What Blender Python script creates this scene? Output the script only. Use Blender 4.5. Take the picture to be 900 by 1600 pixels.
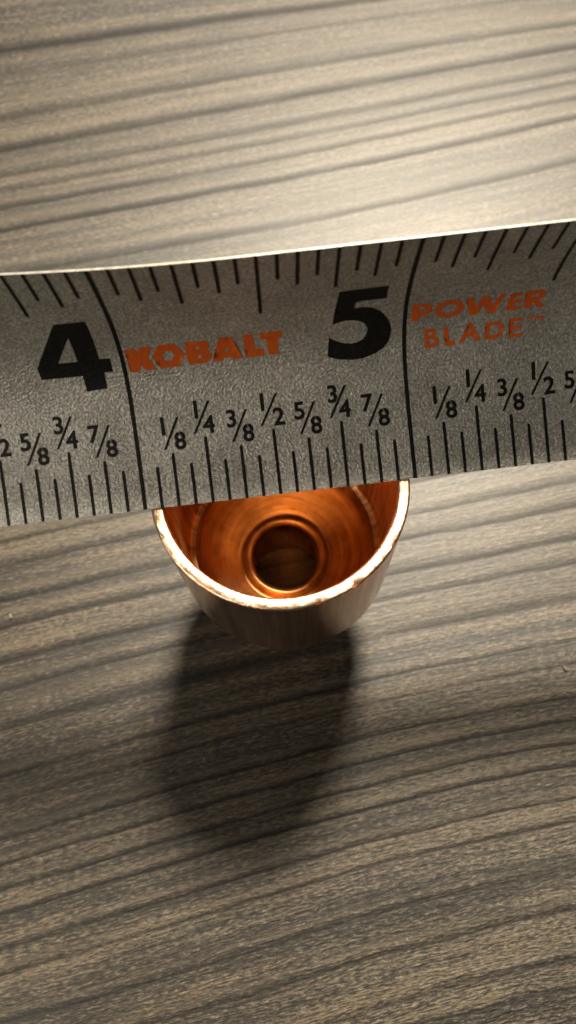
import bpy, bmesh, math, random
from mathutils import Vector, Matrix
from mathutils.geometry import delaunay_2d_cdt

# ------------------------------------------------------------------ constants (inches; the scene itself is in metres)
IN = 0.0254
RIM_Z = 1.4                      # height of the fitting's rim above the table
BP = [-0.4966,-0.07638,0.008,0.0556,23.08881,76.50561,0.52585,0.09089,1.03274,0.05807]
CAM = [0.0244,-1.0678,2.6091]
GRAIN_TERMS = [[1,0],[1,1],[1,2],[1,3],[1,4],[2,0],[2,1],[2,2],[2,3],[2,4],[3,0],[3,1],[3,2],[3,3],[3,4]]
GRAIN_COEF = [-0.25889,0.00946,-0.20028,0.03075,0.10785,-0.02236,-0.10213,0.11204,0.05173,-0.05487,-0.03458,-0.05378,0.10786,0.01935,-0.03776]
GRAIN_LINES = [[4.3163,1.0,1.2],[4.0999,0.5,1],[3.731,0.7,1.3],[3.4504,1,1.2],[3.2131,0.7,1],[3.0822,0.7,0.8],[2.9279,0.8,0.8],[2.74,1,0.9],[2.3698,0.8,1.0],[0.5599,0.8,0.8],[0.4242,0.9,1],[0.2372,0.9,0.9],[0.0996,1,1],[-0.0787,0.9,1.3],[-0.2176,0.9,0.9],[-0.4001,0.8,1.8],[-0.6279,0.8,0.7],[-0.7447,0.7,0.7],[-0.9085,1,0.7],[-1.0236,1,0.7],[-1.1333,1,0.7],[-1.2395,1,0.7],[-1.3904,1,0.7],[-1.4982,0.9,0.7],[-1.7046,0.7,0.8],[-1.8769,0.8,0.9],[-2.0759,0.7,0.8],[-2.1855,0.6,0.6]]
GLYPH = {
 '4': [[[-0.1839,0.7413],[-0.081,0.7449],[-0.0788,0.7132],[-0.0788,0.5657],[-0.0416,0.5646],[-0.0412,0.5116],[-0.0727,0.5133],[-0.0737,0.4531],[-0.1474,0.4496],[-0.1495,0.5085],[-0.2952,0.5106],[-0.2981,0.553],[-0.2414,0.643]],[[-0.1569,0.6692],[-0.2222,0.5639],[-0.1541,0.5636]]],
 '5': [[[0.7652,0.7648],[0.9282,0.7683],[0.9282,0.6994],[0.8396,0.6998],[0.8253,0.6948],[0.8197,0.6811],[0.8204,0.6652],[0.8462,0.6681],[0.881,0.6604],[0.9119,0.6386],[0.9361,0.6061],[0.9501,0.5741],[0.9524,0.5424],[0.9448,0.5106],[0.9248,0.4863],[0.8932,0.469],[0.8513,0.4572],[0.8099,0.4552],[0.7639,0.462],[0.7336,0.4718],[0.7228,0.4783],[0.7316,0.5487],[0.7524,0.5338],[0.7774,0.5225],[0.8078,0.5161],[0.8334,0.5185],[0.8541,0.5296],[0.8654,0.5477],[0.8684,0.5673],[0.8617,0.5858],[0.8463,0.6001],[0.8237,0.6089],[0.7938,0.6119],[0.7689,0.6079],[0.7454,0.6],[0.7498,0.6433],[0.7574,0.6992]]],
 'K': [[[0.0156,0.59],[0.0532,0.5924],[0.0564,0.567],[0.0714,0.5964],[0.1123,0.5931],[0.0909,0.5526],[0.1123,0.5019],[0.0771,0.5035],[0.0587,0.5236],[0.0524,0.5008],[0.0179,0.5001]]],
 'O': [[[0.1338,0.5967],[0.1892,0.5958],[0.2201,0.5523],[0.1943,0.5033],[0.1268,0.5039],[0.1046,0.5489]],[[0.1545,0.568],[0.1753,0.5669],[0.183,0.5471],[0.1686,0.5293],[0.1444,0.5323],[0.1407,0.5504]]],
 'B': [[[0.2255,0.5952],[0.3004,0.5937],[0.31,0.5754],[0.3026,0.5559],[0.3147,0.5345],[0.3047,0.5146],[0.2802,0.5047],[0.2303,0.5065],[0.225,0.5282]],[[0.2603,0.5732],[0.2735,0.5727],[0.2726,0.5618],[0.2614,0.562]],[[0.262,0.5391],[0.2781,0.5379],[0.278,0.5282],[0.263,0.527]]],
 'A': [[[0.3481,0.6001],[0.3893,0.5957],[0.4209,0.5062],[0.3909,0.5079],[0.376,0.5166],[0.3564,0.5167],[0.346,0.505],[0.3127,0.509]],[[0.3684,0.5624],[0.3613,0.5377],[0.3753,0.5415]]],
 'L': [[[0.4302,0.5974],[0.4645,0.5991],[0.4675,0.5409],[0.4997,0.5337],[0.4977,0.5075],[0.4319,0.5087]]],
 'T': [[[0.489,0.6],[0.5674,0.6012],[0.5635,0.5695],[0.5511,0.5683],[0.5484,0.5079],[0.5129,0.5091],[0.5108,0.5695],[0.49,0.5723]]],
 'P': [[[1.0207,0.6508],[1.0819,0.6495],[1.0932,0.6295],[1.0871,0.6024],[1.0529,0.5939],[1.047,0.574],[1.0244,0.577]],[[1.0461,0.6349],[1.07,0.6345],[1.0704,0.619],[1.0469,0.6147]]],
 'O2': [[[1.2045,0.6219],[1.2061,0.6131],[1.205,0.6044],[1.2014,0.5964],[1.1953,0.5892],[1.1872,0.5834],[1.1773,0.579],[1.1664,0.5763],[1.1549,0.5753],[1.1435,0.5762],[1.1326,0.5789],[1.123,0.5833],[1.115,0.5891],[1.109,0.5962],[1.1053,0.6042],[1.104,0.6129],[1.1053,0.6216],[1.1089,0.6301],[1.1148,0.6379],[1.1226,0.6445],[1.1319,0.6495],[1.1424,0.6527],[1.1536,0.6538],[1.1648,0.6528],[1.1757,0.6496],[1.1855,0.6447],[1.1939,0.6381],[1.2003,0.6303]],[[1.1835,0.618],[1.1842,0.6137],[1.1833,0.6093],[1.1811,0.6051],[1.1775,0.6014],[1.1728,0.5982],[1.1671,0.5958],[1.1609,0.5943],[1.1543,0.5937],[1.1478,0.594],[1.1417,0.5952],[1.1363,0.5974],[1.1318,0.6003],[1.1285,0.6039],[1.1265,0.6079],[1.1259,0.6123],[1.1268,0.6167],[1.129,0.621],[1.1326,0.6248],[1.1372,0.6282],[1.1428,0.6307],[1.1489,0.6324],[1.1553,0.6331],[1.1618,0.6327],[1.1679,0.6314],[1.1734,0.6291],[1.1779,0.626],[1.1814,0.6222]]],
 'W': [[[1.209,0.6518],[1.2335,0.6545],[1.2492,0.6058],[1.2681,0.6532],[1.2921,0.6519],[1.3066,0.6052],[1.3284,0.6545],[1.3474,0.6572],[1.3234,0.5744],[1.2916,0.5757],[1.2739,0.6135],[1.2564,0.5747],[1.2289,0.5762]]],
 'E': [[[1.3641,0.649],[1.4058,0.6539],[1.4069,0.6363],[1.3827,0.6321],[1.382,0.6208],[1.4118,0.6218],[1.4103,0.6056],[1.3823,0.6036],[1.3815,0.5914],[1.4119,0.591],[1.4115,0.5755],[1.3583,0.5768]]],
 'R': [[[1.4169,0.6522],[1.4754,0.6562],[1.4914,0.6356],[1.4881,0.6171],[1.4684,0.6109],[1.4994,0.5781],[1.4724,0.576],[1.4482,0.6063],[1.4499,0.5754],[1.4256,0.5751]],[[1.4419,0.6351],[1.4666,0.6369],[1.4692,0.6258],[1.4431,0.6219]]],
 'B2': [[[1.0713,0.5396],[1.1056,0.5394],[1.1148,0.5264],[1.1104,0.5107],[1.1268,0.4942],[1.1238,0.4744],[1.1051,0.4665],[1.0741,0.4676]],[[1.0866,0.5252],[1.0989,0.5251],[1.0992,0.514],[1.0869,0.5116]],[[1.0878,0.4993],[1.1106,0.4979],[1.1095,0.481],[1.0891,0.4802]]],
 'L2': [[[1.1406,0.5377],[1.1558,0.5398],[1.1628,0.4856],[1.1826,0.4864],[1.1841,0.4687],[1.1486,0.4665]]],
 'A2': [[[1.2319,0.5464],[1.2425,0.5438],[1.2773,0.4718],[1.2574,0.4716],[1.2476,0.4915],[1.2228,0.4912],[1.2139,0.4716],[1.1984,0.4708]],[[1.2367,0.5235],[1.2279,0.5046],[1.2439,0.5046]]],
 'D': [[[1.294,0.5375],[1.34,0.5385],[1.3621,0.5131],[1.3565,0.4853],[1.3321,0.4724],[1.2898,0.4729]],[[1.3094,0.5239],[1.3371,0.5245],[1.3476,0.5084],[1.3406,0.4915],[1.3068,0.4847]]],
 'E2': [[[1.3762,0.544],[1.4287,0.5422],[1.4291,0.5291],[1.3933,0.5288],[1.3936,0.5139],[1.4226,0.5143],[1.4225,0.5016],[1.394,0.5011],[1.3951,0.484],[1.4293,0.4844],[1.4282,0.4708],[1.3801,0.4713]]],
 'TM': [[[1.4409,0.5427],[1.4671,0.5442],[1.4679,0.5388],[1.4581,0.538],[1.4616,0.5252],[1.456,0.5252],[1.4533,0.5373],[1.4422,0.5373]]],
 'TM2': [[[1.471,0.5241],[1.4715,0.5436],[1.4764,0.5437],[1.4842,0.5322],[1.4916,0.5452],[1.4976,0.5457],[1.5031,0.5241],[1.4975,0.5242],[1.4941,0.5363],[1.4864,0.5242],[1.4833,0.5246],[1.477,0.5351],[1.4766,0.5241]]],
}

scene = bpy.context.scene
for o in list(bpy.data.objects):
    bpy.data.objects.remove(o)

# ------------------------------------------------------------------ camera
th, roll = math.radians(20.0), math.radians(-3.71)
ax = Vector((1, 0, 0)); up = Vector((0, math.cos(th), math.sin(th))); fw = Vector((0, math.sin(th), -math.cos(th)))
cr, sr = math.cos(roll), math.sin(roll)
R = ax*cr + up*sr
U = ax*-sr + up*cr
cam_data = bpy.data.cameras.new('camera')
cam = bpy.data.objects.new('camera', cam_data)
scene.collection.objects.link(cam)
M = Matrix((R, U, -fw)).transposed().to_4x4()
M.translation = Vector((CAM[0], CAM[1], CAM[2] + RIM_Z))*IN
cam.matrix_world = M
cam_data.sensor_fit = 'VERTICAL'
cam_data.sensor_height = 36.0
cam_data.sensor_width = 36.0*900/1600
cam_data.lens = 36.0*1186/1600
cam_data.clip_start = 0.004
cam_data.clip_end = 20
cam_data.dof.use_dof = True
cam_data.dof.focus_distance = 3.0*IN
cam_data.dof.aperture_fstop = 26.7/0.78
scene.camera = cam

# ------------------------------------------------------------------ light
world = bpy.data.worlds.new('World')
scene.world = world
world.use_nodes = True
bg = world.node_tree.nodes['Background']
bg.inputs['Color'].default_value = (1.0, 0.76, 0.48, 1)
bg.inputs['Strength'].default_value = 0.012

def lamp_at(name, elev, azim, dist, size, watts, colour, tall=None):
    e, a = math.radians(elev), math.radians(azim)
    d = Vector((math.cos(e)*math.sin(a), math.cos(e)*math.cos(a), math.sin(e)))
    ld = bpy.data.lights.new(name, 'AREA')
    ld.shape = 'ELLIPSE' if tall else 'DISK'
    ld.size = size
    if tall: ld.size_y = tall
    ld.energy = watts
    ld.color = colour
    o = bpy.data.objects.new(name, ld)
    o.location = Vector((0, 0, 0.02)) + d*dist
    o.rotation_euler = d.to_track_quat('Z', 'Y').to_euler()
    col.objects.link(o)
    return o
col = scene.collection
lamp_at('strip_lamp', 54.5, 17.0, 0.70, 0.125, 13.4, (1.0, 0.878, 0.69), 0.15)      # behind the tape, a little to the right, long towards the camera
lamp_at('fill_lamp', 40.0, 240.0, 0.80, 0.24, 2.6, (1.0, 0.89, 0.72))      # added soft fill, left on the camera's side, brightens the blade

scene.view_settings.view_transform = 'Standard'
scene.view_settings.look = 'None'
scene.view_settings.exposure = 0.0
scene.view_settings.gamma = 1.0
scene.cycles.max_bounces = 16
scene.cycles.glossy_bounces = 12
scene.cycles.diffuse_bounces = 6
scene.cycles.caustics_reflective = True
scene.cycles.blur_glossy = 0.3
scene.cycles.sample_clamp_indirect = 6.0

# ------------------------------------------------------------------ helpers

def link(name, me, mat, parent=None, smooth=True):
    o = bpy.data.objects.new(name, me)
    col.objects.link(o)
    if mat:
        me.materials.append(mat)
    if smooth:
        for p in me.polygons:
            p.use_smooth = True
    if parent:
        o.parent = parent
    return o

class NT:
    """small node-tree builder"""
    def __init__(self, name):
        self.mat = bpy.data.materials.new(name)
        self.mat.use_nodes = True
        self.t = self.mat.node_tree
        self.b = self.t.nodes['Principled BSDF']
    def n(self, typ, **kw):
        nd = self.t.nodes.new(typ)
        for k, v in kw.items():
            setattr(nd, k, v)
        return nd
    def put(self, sock, v):
        if isinstance(v, bpy.types.NodeSocket):
            self.t.links.new(v, sock)
        else:
            sock.default_value = v
    def math(self, op, a, b=None, c=None, clamp=False):
        nd = self.n('ShaderNodeMath', operation=op, use_clamp=clamp)
        self.put(nd.inputs[0], a)
        if b is not None: self.put(nd.inputs[1], b)
        if c is not None: self.put(nd.inputs[2], c)
        return nd.outputs[0]
    def vec(self, x, y, z=0.0):
        nd = self.n('ShaderNodeCombineXYZ')
        self.put(nd.inputs[0], x); self.put(nd.inputs[1], y); self.put(nd.inputs[2], z)
        return nd.outputs[0]
    def vmul(self, v, s):
        nd = self.n('ShaderNodeVectorMath', operation='MULTIPLY')
        self.put(nd.inputs[0], v); self.put(nd.inputs[1], s)
        return nd.outputs[0]
    def noise(self, v, scale, detail=3.0, rough=0.5, dist=0.0):
        nd = self.n('ShaderNodeTexNoise')
        self.put(nd.inputs['Vector'], v)
        nd.inputs['Scale'].default_value = scale
        nd.inputs['Detail'].default_value = detail
        nd.inputs['Roughness'].default_value = rough
        nd.inputs['Distortion'].default_value = dist
        return nd.outputs['Fac']
    def ramp(self, f, stops, interp='LINEAR'):
        nd = self.n('ShaderNodeValToRGB')
        nd.color_ramp.interpolation = interp
        e = nd.color_ramp.elements
        e.remove(e[1])
        for k, (p, c) in enumerate(stops):
            el = e[0] if k == 0 else e.new(p)
            el.position = p
            el.color = c if len(c) == 4 else (*c, 1)
        self.put(nd.inputs[0], f)
        return nd.outputs['Color']
    def rng(self, f, a, b, c, d, clamp=True):
        nd = self.n('ShaderNodeMapRange', clamp=clamp)
        self.put(nd.inputs[0], f)
        for k, v in enumerate((a, b, c, d)):
            self.put(nd.inputs[k+1], v)
        return nd.outputs[0]
    def mix(self, f, a, b, blend='MIX'):
        nd = self.n('ShaderNodeMix', data_type='RGBA', blend_type=blend)
        self.put(nd.inputs[0], f); self.put(nd.inputs[6], a); self.put(nd.inputs[7], b)
        return nd.outputs[2]
    def bump(self, h, strength, dist, normal=None):
        nd = self.n('ShaderNodeBump')
        nd.inputs['Strength'].default_value = strength
        nd.inputs['Distance'].default_value = dist
        self.put(nd.inputs['Height'], h)
        if normal is not None: self.put(nd.inputs['Normal'], normal)
        return nd.outputs[0]
    def set(self, **kw):
        for k, v in kw.items():
            self.put(self.b.inputs[k.replace('_', ' ')], v)
        return self.mat
    def coords(self):
        tc = self.n('ShaderNodeTexCoord')
        return self.vmul(tc.outputs['Object'], (1/IN,)*3)      # inches

# ------------------------------------------------------------------ materials
def wood_material():
    m = NT('grey_wood_laminate')
    at = m.n('ShaderNodeAttribute', attribute_name='grain')
    sp = m.n('ShaderNodeSeparateXYZ')
    m.put(sp.inputs[0], at.outputs['Vector'])
    u, v0 = sp.outputs[0], sp.outputs[1]
    # slow wander of the grain, so no line is ruler-drawn
    wob = m.noise(m.vec(m.math('MULTIPLY', u, 0.8), m.math('MULTIPLY', v0, 2.0)), 1.6, 4.0, 0.55)
    v = m.math('ADD', v0, m.math('MULTIPLY', m.math('SUBTRACT', wob, 0.5), 0.035))
    wob2 = m.noise(m.vec(m.math('MULTIPLY', u, 3.0), m.math('MULTIPLY', v0, 9.0), 3.1), 1.6, 4.0, 0.6)
    v = m.math('ADD', v, m.math('MULTIPLY', m.math('SUBTRACT', wob2, 0.5), 0.020))
    # main dark growth lines: soft flank above, crisp edge below
    srt = sorted(GRAIN_LINES)
    def line_set(vv_, flank):
        out = None
        for c0 in range(0, len(srt), 5):          # each ramp spans its own short stretch, so thin lines stay thin
            lo, hi = srt[c0][0] - 0.10, srt[c0:c0+5][-1][0] + 0.16
            x = m.rng(vv_, lo, hi, 0.0, 1.0)
            stops = [(0.0, (0, 0, 0))]
            for (lv, st, w) in srt[c0:c0+5]:
                hw = (0.018 if lv < -0.5 else 0.022)*w*(1.0 + 0.22*max(0, lv + 0.3))
                prof = ((1.1*hw, 0), (2.2*hw, 1), (4.6*hw, 0)) if flank else ((-1.0*hw, 0), (-0.35*hw, 1), (0.25*hw, 0.8), (1.5*hw, 0))
                for dv, k in prof:
                    p = max((lv + dv - lo)/(hi - lo), stops[-1][0] + 1e-4)
                    stops.append((p, (st*k,)*3))
            r = m.ramp(x, stops)
            out = r if out is None else m.math('MAXIMUM', out, r)
        return out
    lines = line_set(v, False)
    ridge = line_set(v, True)
    brk = m.noise(m.vec(m.math('MULTIPLY', u, 1.1), m.math('MULTIPLY', v0, 5.0), 7.7), 1.4, 4.0, 0.6)
    lines = m.math('MULTIPLY', lines, m.rng(brk, 0.30, 0.55, 0.68, 1.0))
    # broad and thin secondary streaks
    broad = m.noise(m.vec(m.math('MULTIPLY', u, 0.25), m.math('MULTIPLY', v, 3.2), 1.0), 1.0, 3.0, 0.55)
    thin = m.noise(m.vec(m.math('MULTIPLY', u, 0.55), m.math('MULTIPLY', v, 20.0), 2.0), 1.0, 4.0, 0.66)
    fibre = m.noise(m.vec(m.math('MULTIPLY', u, 7.0), m.math('MULTIPLY', v, 60.0), 4.0), 1.0, 3.0, 0.6)
    blot = m.noise(m.vec(m.math('MULTIPLY', u, 2.2), m.math('MULTIPLY', v, 6.0), 9.0), 1.0, 5.0, 0.65)
    grain_n = m.noise(m.vec(m.math('MULTIPLY', u, 26.0), m.math('MULTIPLY', v, 105.0), 6.0), 1.0, 2.0, 0.6)
    tone = m.math('SUBTRACT', m.math('ADD', m.math('MULTIPLY', thin, 0.66), m.math('MULTIPLY', broad, 0.50)), 0.08)
    tone = m.math('ADD', tone, m.math('MULTIPLY', m.math('SUBTRACT', fibre, 0.5), 0.32))
    tone = m.math('ADD', tone, m.math('MULTIPLY', m.math('SUBTRACT', blot, 0.5), 0.16))
    tone = m.math('ADD', tone, m.math('MULTIPLY', m.math('SUBTRACT', grain_n, 0.5), 1.0))
    base = m.ramp(tone, [(0.31, (0.003, 0.0021, 0.0011)), (0.42, (0.014, 0.0100, 0.0056)), (0.52, (0.036, 0.0268, 0.0157)), (0.68, (0.118, 0.090, 0.054))])
    warm = m.noise(m.vec(m.math('MULTIPLY', u, 0.9), m.math('MULTIPLY', v, 7.0), 12.0), 1.0, 3.0, 0.6)
    base = m.mix(m.rng(warm, 0.5, 0.75, 0.0, 0.6), base, m.mix(1.0, base, (1.12, 0.96, 0.80, 1), 'MULTIPLY'))
    ridge = m.math('MULTIPLY', ridge, m.rng(brk, 0.35, 0.6, 0.15, 0.6))
    base = m.mix(ridge, base, (0.110, 0.085, 0.053, 1))  # paler band beside each line: the ridge's lit flank put into the colour
    colr = m.mix(m.math('MULTIPLY', lines, 1.0, clamp=True), base, (0.005, 0.0042, 0.0034, 1))
    # relief: pressed-in lines, fibres, leathery micro wrinkle
    rel = m.math('ADD', m.math('MULTIPLY', thin, 0.7), m.math('ADD', m.math('MULTIPLY', lines, -0.35), m.math('MULTIPLY', ridge, 0.6)))
    n1 = m.bump(rel, 0.45, 0.010*IN)
    cr_ = m.noise(m.vec(m.math('MULTIPLY', u, 8.0), m.math('MULTIPLY', v, 62.0), 5.0), 1.0, 3.0, 0.55, 0.35)
    n2 = m.bump(m.math('ADD', cr_, m.math('MULTIPLY', grain_n, 0.8)), 1.0, 0.016*IN, n1)
    rgh = m.rng(fibre, 0.3, 0.7, 0.38, 0.47)
    rgh = m.math('ADD', rgh, m.math('MULTIPLY', lines, 0.15))
    spec = m.math('MULTIPLY', m.rng(tone, 0.36, 0.56, 0.2, 0.4), m.rng(lines, 0.0, 0.8, 1.0, 0.4))
    return m.set(Base_Color=colr, Roughness=rgh, Normal=n2, Specular_IOR_Level=spec, Coat_Weight=m.rng(lines, 0.1, 0.9, 1.0, 0.55), Coat_Roughness=0.49, Coat_IOR=1.62, Coat_Normal=m.bump(cr_, 0.12, 0.006*IN, m.bump(rel, 0.2, 0.008*IN)))

def blade_material():
    m = NT('grey_blade_coating')
    p = m.coords()
    n = m.noise(p, 105.0, 3.0, 0.65)
    n2 = m.noise(p, 6.0, 4.0, 0.6)
    scr = m.noise(m.vmul(p, (14.0, 70.0, 70.0)), 1.0, 3.0, 0.6, 1.2)
    c = m.ramp(m.math('ADD', m.math('MULTIPLY', n, 0.75), m.math('MULTIPLY', n2, 0.25)),
               [(0.32, (0.25, 0.243, 0.228)), (0.5, (0.47, 0.46, 0.435)), (0.66, (0.80, 0.79, 0.75))])
    nm = m.bump(m.math('ADD', n, m.math('MULTIPLY', scr, 0.5)), 0.55, 0.010*IN)
    return m.set(Base_Color=c, Metallic=0.5, Roughness=0.42, Normal=nm)

def print_material(name, c, c2):
    m = NT(name)
    p = m.coords()
    n = m.noise(p, 90.0, 3.0, 0.7)
    colr = m.ramp(n, [(0.3, c2), (0.55, c), (0.8, c)])
    return m.set(Base_Color=colr, Roughness=0.55, Specular_IOR_Level=0.25, Normal=m.bump(n, 0.35, 0.004*IN))

def copper_material(name, c1, c2, rough, kind):
    m = NT(name)
    p = m.coords()
    sp = m.n('ShaderNodeSeparateXYZ'); m.put(sp.inputs[0], p)
    ang = m.math('ARCTAN2', sp.outputs[1], sp.outputs[0])
    rad = m.math('SQRT', m.math('ADD', m.math('MULTIPLY', sp.outputs[0], sp.outputs[0]), m.math('MULTIPLY', sp.outputs[1], sp.outputs[1])))
    big = m.noise(p, 3.5, 5.0, 0.6, 0.4)
    fine = m.noise(p, 30.0, 4.0, 0.65)
    if kind == 'wall':      # lengthwise drawing marks
        st = m.noise(m.vec(m.math('MULTIPLY', ang, 20.0), m.math('MULTIPLY', sp.outputs[2], 0.9)), 1.0, 5.0, 0.65)
        bs, bd = 0.16, 0.005
    elif kind == 'shoulder':  # rings left by forming
        st = m.noise(m.vec(m.math('MULTIPLY', ang, 0.6), m.math('MULTIPLY', rad, 28.0), m.math('MULTIPLY', sp.outputs[2], 10.0)), 1.0, 4.0, 0.6)
        bs, bd = 0.30, 0.006
    else:                    # saw-cut and deburred rim
        st = m.noise(m.vmul(p, (22.0, 22.0, 22.0)), 1.0, 6.0, 0.72, 1.5)
        bs, bd = 0.35, 0.010
    f = m.math('ADD', m.math('MULTIPLY', big, 0.35), m.math('MULTIPLY', st, 0.65)) if kind == 'wall' else m.math('ADD', m.math('MULTIPLY', big, 0.6), m.math('MULTIPLY', st, 0.4))
    c = m.ramp(st if kind == 'rim' else f, [(0.44, c2), (0.55, c1)] if kind == 'rim' else [(0.40, c2), (0.58, c1)])
    r = m.math('ADD', m.rng(m.math('ADD', m.math('MULTIPLY', fine, 0.5), m.math('MULTIPLY', big, 0.5)), 0.35, 0.65, -0.07, 0.09), rough)
    nm = m.bump(m.math('ADD', st, m.math('MULTIPLY', fine, 0.08 if kind == 'wall' else 0.25)), bs, bd*IN)
    return m.set(Base_Color=c, Metallic=1.0, Roughness=r, Normal=nm)

M_wood = wood_material()
M_blade = blade_material()
M_black = print_material('black_print', (0.006, 0.006, 0.006), (0.018, 0.017, 0.016))
M_red = print_material('orange_red_print', (0.66, 0.115, 0.014), (0.46, 0.09, 0.018))
_e = NT('highlit_edge')  # edge paler than the blade face: its highlight put into the colour
_en = _e.noise(_e.coords(), 40.0, 3.0, 0.6)
M_edge = _e.set(Base_Color=_e.ramp(_en, [(0.3, (0.42, 0.41, 0.37)), (0.7, (0.74, 0.72, 0.66))]), Metallic=0.2, Roughness=0.4, Normal=_e.bump(_en, 0.3, 0.003*IN))
M_wall = copper_material('drawn_copper', (0.85, 0.47, 0.20), (0.38, 0.17, 0.055), 0.38, 'wall')
M_skin = copper_material('tarnished_copper', (0.84, 0.53, 0.36), (0.44, 0.25, 0.155), 0.18, 'wall')
M_shoulder = copper_material('formed_copper', (0.84, 0.46, 0.185), (0.36, 0.155, 0.05), 0.40, 'shoulder')
M_rim = copper_material('bare_cut_copper', (1.0, 0.76, 0.56), (0.92, 0.56, 0.36), 0.31, 'rim')

# ------------------------------------------------------------------ the table
def grain_level(x, y):
    x = max(-2.6, min(2.6, x)); yc = max(-2.3, min(4.7, y))
    v = y
    for (j, k), c in zip(GRAIN_TERMS, GRAIN_COEF):
        v += c*(x/2)**j*((yc - 1)/2.5)**k
    return v

def build_table():
    x0, x1, y0, y1, st = -9.0, 9.0, -7.0, 13.0, 0.1
    nx, ny = int((x1-x0)/st)+1, int((y1-y0)/st)+1
    vs, gr = [], []
    for j in range(ny):
        for i in range(nx):
            x, y = x0+i*st, y0+j*st
            vs.append((x*IN, y*IN, 0))
            gr.append((x, grain_level(x, y), 0.0))
    fs = [(j*nx+i, j*nx+i+1, (j+1)*nx+i+1, (j+1)*nx+i) for j in range(ny-1) for i in range(nx-1)]
    # the board's thickness
    n0 = len(vs)
    for (x, y) in ((x0, y0), (x1, y0), (x1, y1), (x0, y1)):
        vs.append((x*IN, y*IN, -0.9*IN)); gr.append((x, grain_level(x, y), 0.3))
    cn = [0, nx-1, ny*nx-1, (ny-1)*nx]
    ring = [[i for i in range(nx)], [j*nx+nx-1 for j in range(ny)], [(ny-1)*nx+i for i in range(nx-1, -1, -1)], [j*nx for j in range(ny-1, -1, -1)]]
    for k in range(4):
        fs.append(tuple([n0+k, n0+(k+1) % 4] + ring[k][::-1]))
    fs.append((n0+3, n0+2, n0+1, n0))
    me = bpy.data.meshes.new('table_top')
    me.from_pydata(vs, [], fs)
    a = me.attributes.new('grain', 'FLOAT_VECTOR', 'POINT')
    a.data.foreach_set('vector', [c for g in gr for c in g])
    o = link('table_top', me, M_wood, smooth=False)
    o['kind'] = 'structure'
    o['label'] = 'grey brown wood grain table top under the fitting'
    return o
build_table()

# ------------------------------------------------------------------ the copper fitting (lathe; depth measured down from the rim)
K = 1.016
NSEG = 160
def lathe(name, prof, mat, parent, wob=0.0, seed=0, notch=None):
    rnd = random.Random(seed)
    ph = [rnd.uniform(0, 6.28) for _ in range(6)]
    vs = []
    for (r, d) in prof:
        for k in range(NSEG):
            a = 2*math.pi*k/NSEG
            q = 1 + wob*sum(math.sin((i+2)*a+ph[i])/(i+1.5) for i in range(6))
            rr, dd = r*q*K, d*K
            if notch:
                rr, dd = notch(a, rr, dd)
            vs.append((rr*math.cos(a)*IN, rr*math.sin(a)*IN, (RIM_Z-dd)*IN))
    n = len(prof)
    fs = [(i*NSEG+k, i*NSEG+(k+1) % NSEG, (i+1)*NSEG+(k+1) % NSEG, (i+1)*NSEG+k) for i in range(n-1) for k in range(NSEG)]
    me = bpy.data.meshes.new(name)
    me.from_pydata(vs, [], fs)
    bm = bmesh.new(); bm.from_mesh(me); bmesh.ops.recalc_face_normals(bm, faces=bm.faces); bm.to_mesh(me); bm.free()
    return link(name, me, mat, parent)

def smooth_prof(pts, n=5):
    """Catmull-Rom through the profile points"""
    out = []
    P = [pts[0]] + pts + [pts[-1]]
    for i in range(1, len(P)-2):
        for k in range(n):
            t = k/n
            out.append(tuple(0.5*((2*P[i][c]) + (-P[i-1][c]+P[i+1][c])*t + (2*P[i-1][c]-5*P[i][c]+4*P[i+1][c]-P[i+2][c])*t*t
                             + (-P[i-1][c]+3*P[i][c]-3*P[i+1][c]+P[i+2][c])*t**3) for c in (0, 1)))
    out.append(pts[-1])
    return out

fit = bpy.data.objects.new('copper_reducer', None)
col.objects.link(fit)
fit.empty_display_size = 0.01
fit['label'] = 'copper pipe reducer standing upright on the table under the tape blade'
fit['category'] = 'pipe fitting'

BOT = RIM_Z/K
outer_wall = [(0.4752, 0.006 + 0.74*k/24) for k in range(25)] + smooth_prof([(0.4752, 0.755), (0.4725, 0.785), (0.458, 0.82), (0.418, 0.855), (0.37, 0.88)], 4)
inner_wall = [(0.430, 0.006 + 0.67*k/24) for k in range(25)]
# one closed shell per part: socket = outer wall + inner wall
lathe('large_socket', outer_wall, M_skin, fit, 0.0012, 3)
lathe('socket_lining', inner_wall + smooth_prof([(0.430, 0.69), (0.424, 0.705), (0.404, 0.715)], 3), M_wall, fit, 0.0012, 3)
def rim_notch(a, r, d):
    for (c, w, h) in ((-0.60, 0.012, 0.010), (-1.02, 0.010, 0.008), (-1.33, 0.014, 0.007), (-2.2, 0.010, 0.005)):
        g = math.exp(-((a - (c % (2*math.pi)))/w)**2)
        if r > 0.46*K:
            d += h*g; r -= 0.5*h*g
    d += 0.0010*math.sin(37*a)*math.sin(11*a+1) + 0.0012*math.sin(5*a)
    return r, d
rim = [(0.4752, 0.008), (0.4740, 0.004), (0.4705, 0.0012), (0.466, 0.0), (0.455, -0.0004), (0.443, -0.0004), (0.437, 0.0006), (0.4325, 0.004), (0.430, 0.009)]
lathe('rim', rim, M_rim, fit, 0.0012, 3, rim_notch)
shoulder_in = smooth_prof([(0.404, 0.715), (0.398, 0.735), (0.385, 0.775), (0.350, 0.835), (0.300, 0.885), (0.250, 0.925), (0.222, 0.945), (0.208, 0.945), (0.196, 0.928), (0.184, 0.920), (0.170, 0.926), (0.158, 0.945), (0.152, 0.975)], 4)
lathe('shoulder', shoulder_in, M_shoulder, fit, 0.002, 5)
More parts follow.
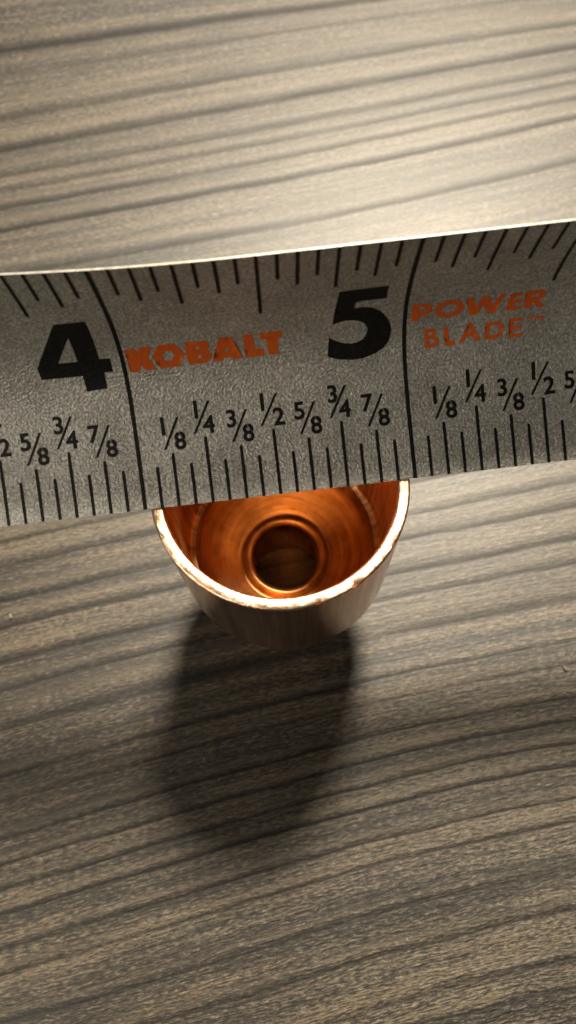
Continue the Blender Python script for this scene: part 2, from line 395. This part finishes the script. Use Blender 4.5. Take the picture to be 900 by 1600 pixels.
small = smooth_prof([(0.152, 0.975), (0.152, 1.02), (0.160, 1.045), (0.188, 1.06)], 4) + [(0.188, 1.07 + (BOT-1.07)*k/6) for k in range(7)] + [(0.190, BOT), (0.226, BOT), (0.230, BOT-0.006)] \
    + [(0.230, BOT-0.01-(BOT-0.01-1.03)*k/6) for k in range(7)] + smooth_prof([(0.232, 1.02), (0.245, 0.985), (0.290, 0.945), (0.330, 0.91), (0.37, 0.88)], 4)
lathe('small_socket', small, M_wall, fit, 0.0, 7)

# ------------------------------------------------------------------ the tape blade
NS = 400
def _cross():
    w = BP[8]
    al = [math.radians(BP[4] + BP[5]/(1+math.exp(-(i/NS-BP[6])/BP[7]))) for i in range(NS+1)]
    y, z = [0.0], [0.0]
    for i in range(NS):
        y.append(y[-1] + (math.cos(al[i])+math.cos(al[i+1]))/2*w/NS)
        z.append(z[-1] + (math.sin(al[i])+math.sin(al[i+1]))/2*w/NS)
    return al, y, z
CA, CY, CZ = _cross()
def blade_pt(s, t, off=0.0):
    """s across the blade (inches from the lower edge), t along it (inches past the 4 mark), off above its face"""
    q = max(0.0, min(1.0, s/BP[8]))*NS
    i = min(int(q), NS-1); f = q-i
    y = CY[i]*(1-f)+CY[i+1]*f; z = CZ[i]*(1-f)+CZ[i+1]*f; a = CA[i]*(1-f)+CA[i+1]*f
    y += BP[9]*min(2.0, max(0.0, 0.5-t))**2*max(0.0, s/BP[8]-0.5)*2
    y -= off*math.sin(a); z += off*math.cos(a)
    c, sn = math.cos(BP[3]), math.sin(BP[3])
    return Vector((BP[0]+t*c-y*sn, BP[1]+t*sn+y*c, BP[2]+RIM_Z+z))*IN

root = bpy.data.objects.new('tape_measure', None)
col.objects.link(root)
root.empty_display_size = 0.01
root['label'] = 'grey steel tape measure blade with inch marks lying across the copper rim'
root['category'] = 'tape measure'

def build_blade():
    T0, T1, th_ = -1.6, 3.0, 0.005
    nt, ns = 93, 72
    vs, fs = [], []
    for side in (0.0, -th_):
        for j in range(nt):
            for i in range(ns):
                vs.append(blade_pt(BP[8]*i/(ns-1), T0+(T1-T0)*j/(nt-1), side))
    N = nt*ns
    for j in range(nt-1):
        for i in range(ns-1):
            a, b, c, d = j*ns+i, (j+1)*ns+i, (j+1)*ns+i+1, j*ns+i+1
            fs.append((a, b, c, d)); fs.append((N+a, N+d, N+c, N+b))
    for j in range(nt-1):
        for i in (0, ns-1):
            a, b = j*ns+i, (j+1)*ns+i
            fs.append((a, N+a, N+b, b))
    for j in (0, nt-1):
        for i in range(ns-1):
            a, b = j*ns+i, j*ns+i+1
            fs.append((a, b, N+b, N+a))
    me = bpy.data.meshes.new('blade')
    me.from_pydata(vs, [], fs)
    bm = bmesh.new(); bm.from_mesh(me); bmesh.ops.recalc_face_normals(bm, faces=bm.faces)
    for e in bm.edges:
        if len(e.link_faces) == 2 and e.calc_face_angle(0) > 0.9:
            e.smooth = False
    bm.to_mesh(me); bm.free()
    o = link('blade', me, M_blade, root)
    me.materials.append(M_edge)
    edge = {i for i, f in enumerate(fs) if (f[0] < N) and any(v >= N for v in f)}
    for p in me.polygons:
        if p.index in edge:
            p.material_index = 1
    return o
blade = build_blade()
INK = 0.0011

def inside(x, y, loops):
    c = False
    for lp in loops:
        n = len(lp)
        for i in range(n):
            x1, y1 = lp[i]; x2, y2 = lp[(i+1) % n]
            if (y1 > y) != (y2 > y) and x < (x2-x1)*(y-y1)/(y2-y1)+x1:
                c = not c
    return c

def printed(name, loops, mat, step=0.02):
    """flat ink shape given as outlines in blade coordinates (t, s), laid onto the curved face"""
    pts, edges = [], []
    for lp in loops:
        fine = []
        for i in range(len(lp)):
            a, b = lp[i], lp[(i+1) % len(lp)]
            n = max(1, int(math.hypot(b[0]-a[0], b[1]-a[1])/step))
            fine += [(a[0]+(b[0]-a[0])*k/n, a[1]+(b[1]-a[1])*k/n) for k in range(n)]
        o = len(pts)
        pts += fine
        edges += [(o+i, o+(i+1) % len(fine)) for i in range(len(fine))]
    xs = [p[0] for p in pts]; ys = [p[1] for p in pts]
    gx = min(xs)+step/2
    while gx < max(xs):
        gy = min(ys)+step/2
        while gy < max(ys):
            if inside(gx, gy, loops): pts.append((gx, gy))
            gy += step
        gx += step
    v, e, f, *_ = delaunay_2d_cdt([Vector(p) for p in pts], edges, [], 0, 1e-6)
    fs = []
    for t in f:
        cx = sum(v[i].x for i in t)/len(t); cy = sum(v[i].y for i in t)/len(t)
        if inside(cx, cy, loops): fs.append(tuple(t))
    me = bpy.data.meshes.new(name)
    me.from_pydata([blade_pt(p.y, p.x, INK) for p in v], [], fs)
    bm = bmesh.new(); bm.from_mesh(me)
    bmesh.ops.delete(bm, geom=[x for x in bm.verts if not x.link_faces], context='VERTS')
    bm.to_mesh(me); bm.free()
    return link(name, me, mat, blade)

def strip(name, t, s0, s1, w, mat):
    n = max(2, int((s1-s0)/0.012))
    rnd = random.Random(int(t*1000)+int(s0*77))
    vs = []
    for i in range(n+1):
        s = s0+(s1-s0)*i/n
        ww = w*(1+rnd.uniform(-0.05, 0.05))
        if s0 > 0.01 and i == 0: ww *= 0.8
        if s1 < BP[8]-0.01 and i == n: ww *= 0.8
        vs += [blade_pt(s, t-ww/2, INK), blade_pt(s, t+ww/2, INK)]
    fs = [(2*i, 2*i+1, 2*i+3, 2*i+2) for i in range(n)]
    me = bpy.data.meshes.new(name)
    me.from_pydata(vs, [], fs)
    return link(name, me, mat, blade)

W = BP[8]
for k in range(-14, 34):
    t = k/16
    if k % 16 == 0:
        strip('inch_line', t, 0.0, W, 0.0145, M_black)
        continue
    lb = 0.240 if k % 4 == 0 else (0.1935 if k % 2 == 0 else 0.151)
    lt = 0.340 if k % 8 == 0 else (0.238 if k % 4 == 0 else (0.197 if k % 2 == 0 else 0.153))
    strip('tick_mark', t, 0.0, lb, 0.0115, M_black)
    strip('tick_mark', t, W-lt, W, 0.0115, M_black)

for g in ('4', '5'):
    printed('inch_numeral', GLYPH[g], M_black)
for g in ('K', 'O', 'B', 'A', 'L', 'T'):
    printed('brand_letter', GLYPH[g], M_red)
for g in ('P', 'O2', 'W', 'E', 'R', 'B2', 'L2', 'A2', 'D', 'E2', 'TM', 'TM2'):
    printed('line_letter', GLYPH[g], M_red)

# fraction figures: digits from the built-in font, outlined again on the blade
_digit = {}
def digit_loops(ch):
    if ch in _digit: return _digit[ch]
    cu = bpy.data.curves.new('figure', 'FONT')
    cu.body = ch
    cu.size = 1.0
    cu.offset = 0.026
    ob = bpy.data.objects.new('figure', cu)
    col.objects.link(ob)
    me = bpy.data.meshes.new_from_object(ob)
    bm = bmesh.new(); bm.from_mesh(me)
    bmesh.ops.remove_doubles(bm, verts=bm.verts, dist=1e-5)
    nxt = {}
    for e in bm.edges:
        if len(e.link_faces) == 1:
            a, b = e.verts
            nxt.setdefault(a.index, []).append(b.index); nxt.setdefault(b.index, []).append(a.index)
    bm.verts.ensure_lookup_table()
    loops, seen = [], set()
    for s in nxt:
        if s in seen: continue
        lp, cur, prev = [], s, None
        while cur not in seen:
            seen.add(cur); lp.append(cur)
            n = [q for q in nxt[cur] if q != prev and q not in seen]
            prev = cur
            if not n: break
            cur = n[0]
        loops.append([(bm.verts[i].co.x, bm.verts[i].co.y) for i in lp])
    bm.free()
    bpy.data.objects.remove(ob); bpy.data.curves.remove(cu); bpy.data.meshes.remove(me)
    xs = [p[0] for l in loops for p in l]; ys = [p[1] for l in loops for p in l]
    cx, y0, h = (min(xs)+max(xs))/2, min(ys), max(ys)-min(ys)
    _digit[ch] = [[((x-cx)/h, (y-y0)/h) for x, y in l] for l in loops]
    return _digit[ch]

def fraction(t0, num, den):
    s0 = 0.240 if den in '24' else 0.1935
    hgt = 0.0655
    if den == '8': nx, s_a, s_b, dx = -0.024, -0.026, 0.033, 0.033
    elif den == '4': nx, s_a, s_b, dx = -0.023, -0.036, 0.027, 0.018
    else: nx, s_a, s_b, dx = -0.030, -0.041, 0.025, 0.025
    loops = []
    for ch, cx, b in ((num, nx, s0+0.068), (den, dx, s0+0.0105)):
        for l in digit_loops(ch):
            loops.append([(t0+cx+x*hgt*0.98, b+y*hgt) for x, y in l])
    a, b = (t0+s_a, s0+0.015), (t0+s_b, s0+0.1285)
    hw = 0.0048
    loops.append([(a[0]-hw, a[1]), (a[0]+hw, a[1]), (b[0]+hw, b[1]), (b[0]-hw, b[1])])
    printed('fraction_figure', loops, M_black, 0.015)

for inch in (-1, 0, 1):
    for k, (n, d) in enumerate((('1', '8'), ('1', '4'), ('3', '8'), ('1', '2'), ('5', '8'), ('3', '4'), ('7', '8'))):
        t0 = inch + (k+1)/8
        if -0.8 < t0 < 2.0:
            fraction(t0, n, d)

printed('ink_spot', [[(1.058+0.005*math.cos(a)*(1+0.3*math.sin(3*a)), 0.074+0.0035*math.sin(a)) for a in [k*math.pi/5 for k in range(10)]]], M_black)

# ------------------------------------------------------------------ crumbs on the table
_c = NT('pale_crumb')
_cn = _c.noise(_c.coords(), 60.0, 3.0, 0.6)
M_crumb = _c.set(Base_Color=_c.ramp(_cn, [(0.3, (0.14, 0.12, 0.09)), (0.7, (0.28, 0.25, 0.20))]), Roughness=0.8)
def crumb(x, y, sx, sy, sz, rz, seed, label):
    rnd = random.Random(seed)
    bm = bmesh.new()
    bmesh.ops.create_icosphere(bm, subdivisions=2, radius=1.0)
    for v in bm.verts:
        k = 1 + rnd.uniform(-0.28, 0.28)
        v.co = Vector((v.co.x*sx*k, v.co.y*sy*k, max(-0.55, v.co.z)*sz*k))*(0.8*IN)
    me = bpy.data.meshes.new('crumb'); bm.to_mesh(me); bm.free()
    zmin = min(v.co.z for v in me.vertices)
    o = link('crumb', me, M_crumb)
    o.location = (x*IN, y*IN, -zmin - 0.0004*IN)
    o.rotation_euler[2] = rz
    o['label'] = label; o['category'] = 'crumb'; o['group'] = 'pale crumbs on the table'
crumb(-1.505, -0.104, 0.012, 0.022, 0.010, 0.2, 1, 'tiny pale crumb on the table near the left edge of the picture')
crumb(1.406, -0.571, 0.010, 0.020, 0.009, 0.5, 2, 'tiny pale crumb on the table near the right edge of the picture')
crumb(0.615, -0.651, 0.011, 0.006, 0.006, -0.4, 3, 'tiny pale crumb on the table just right of the shadow')
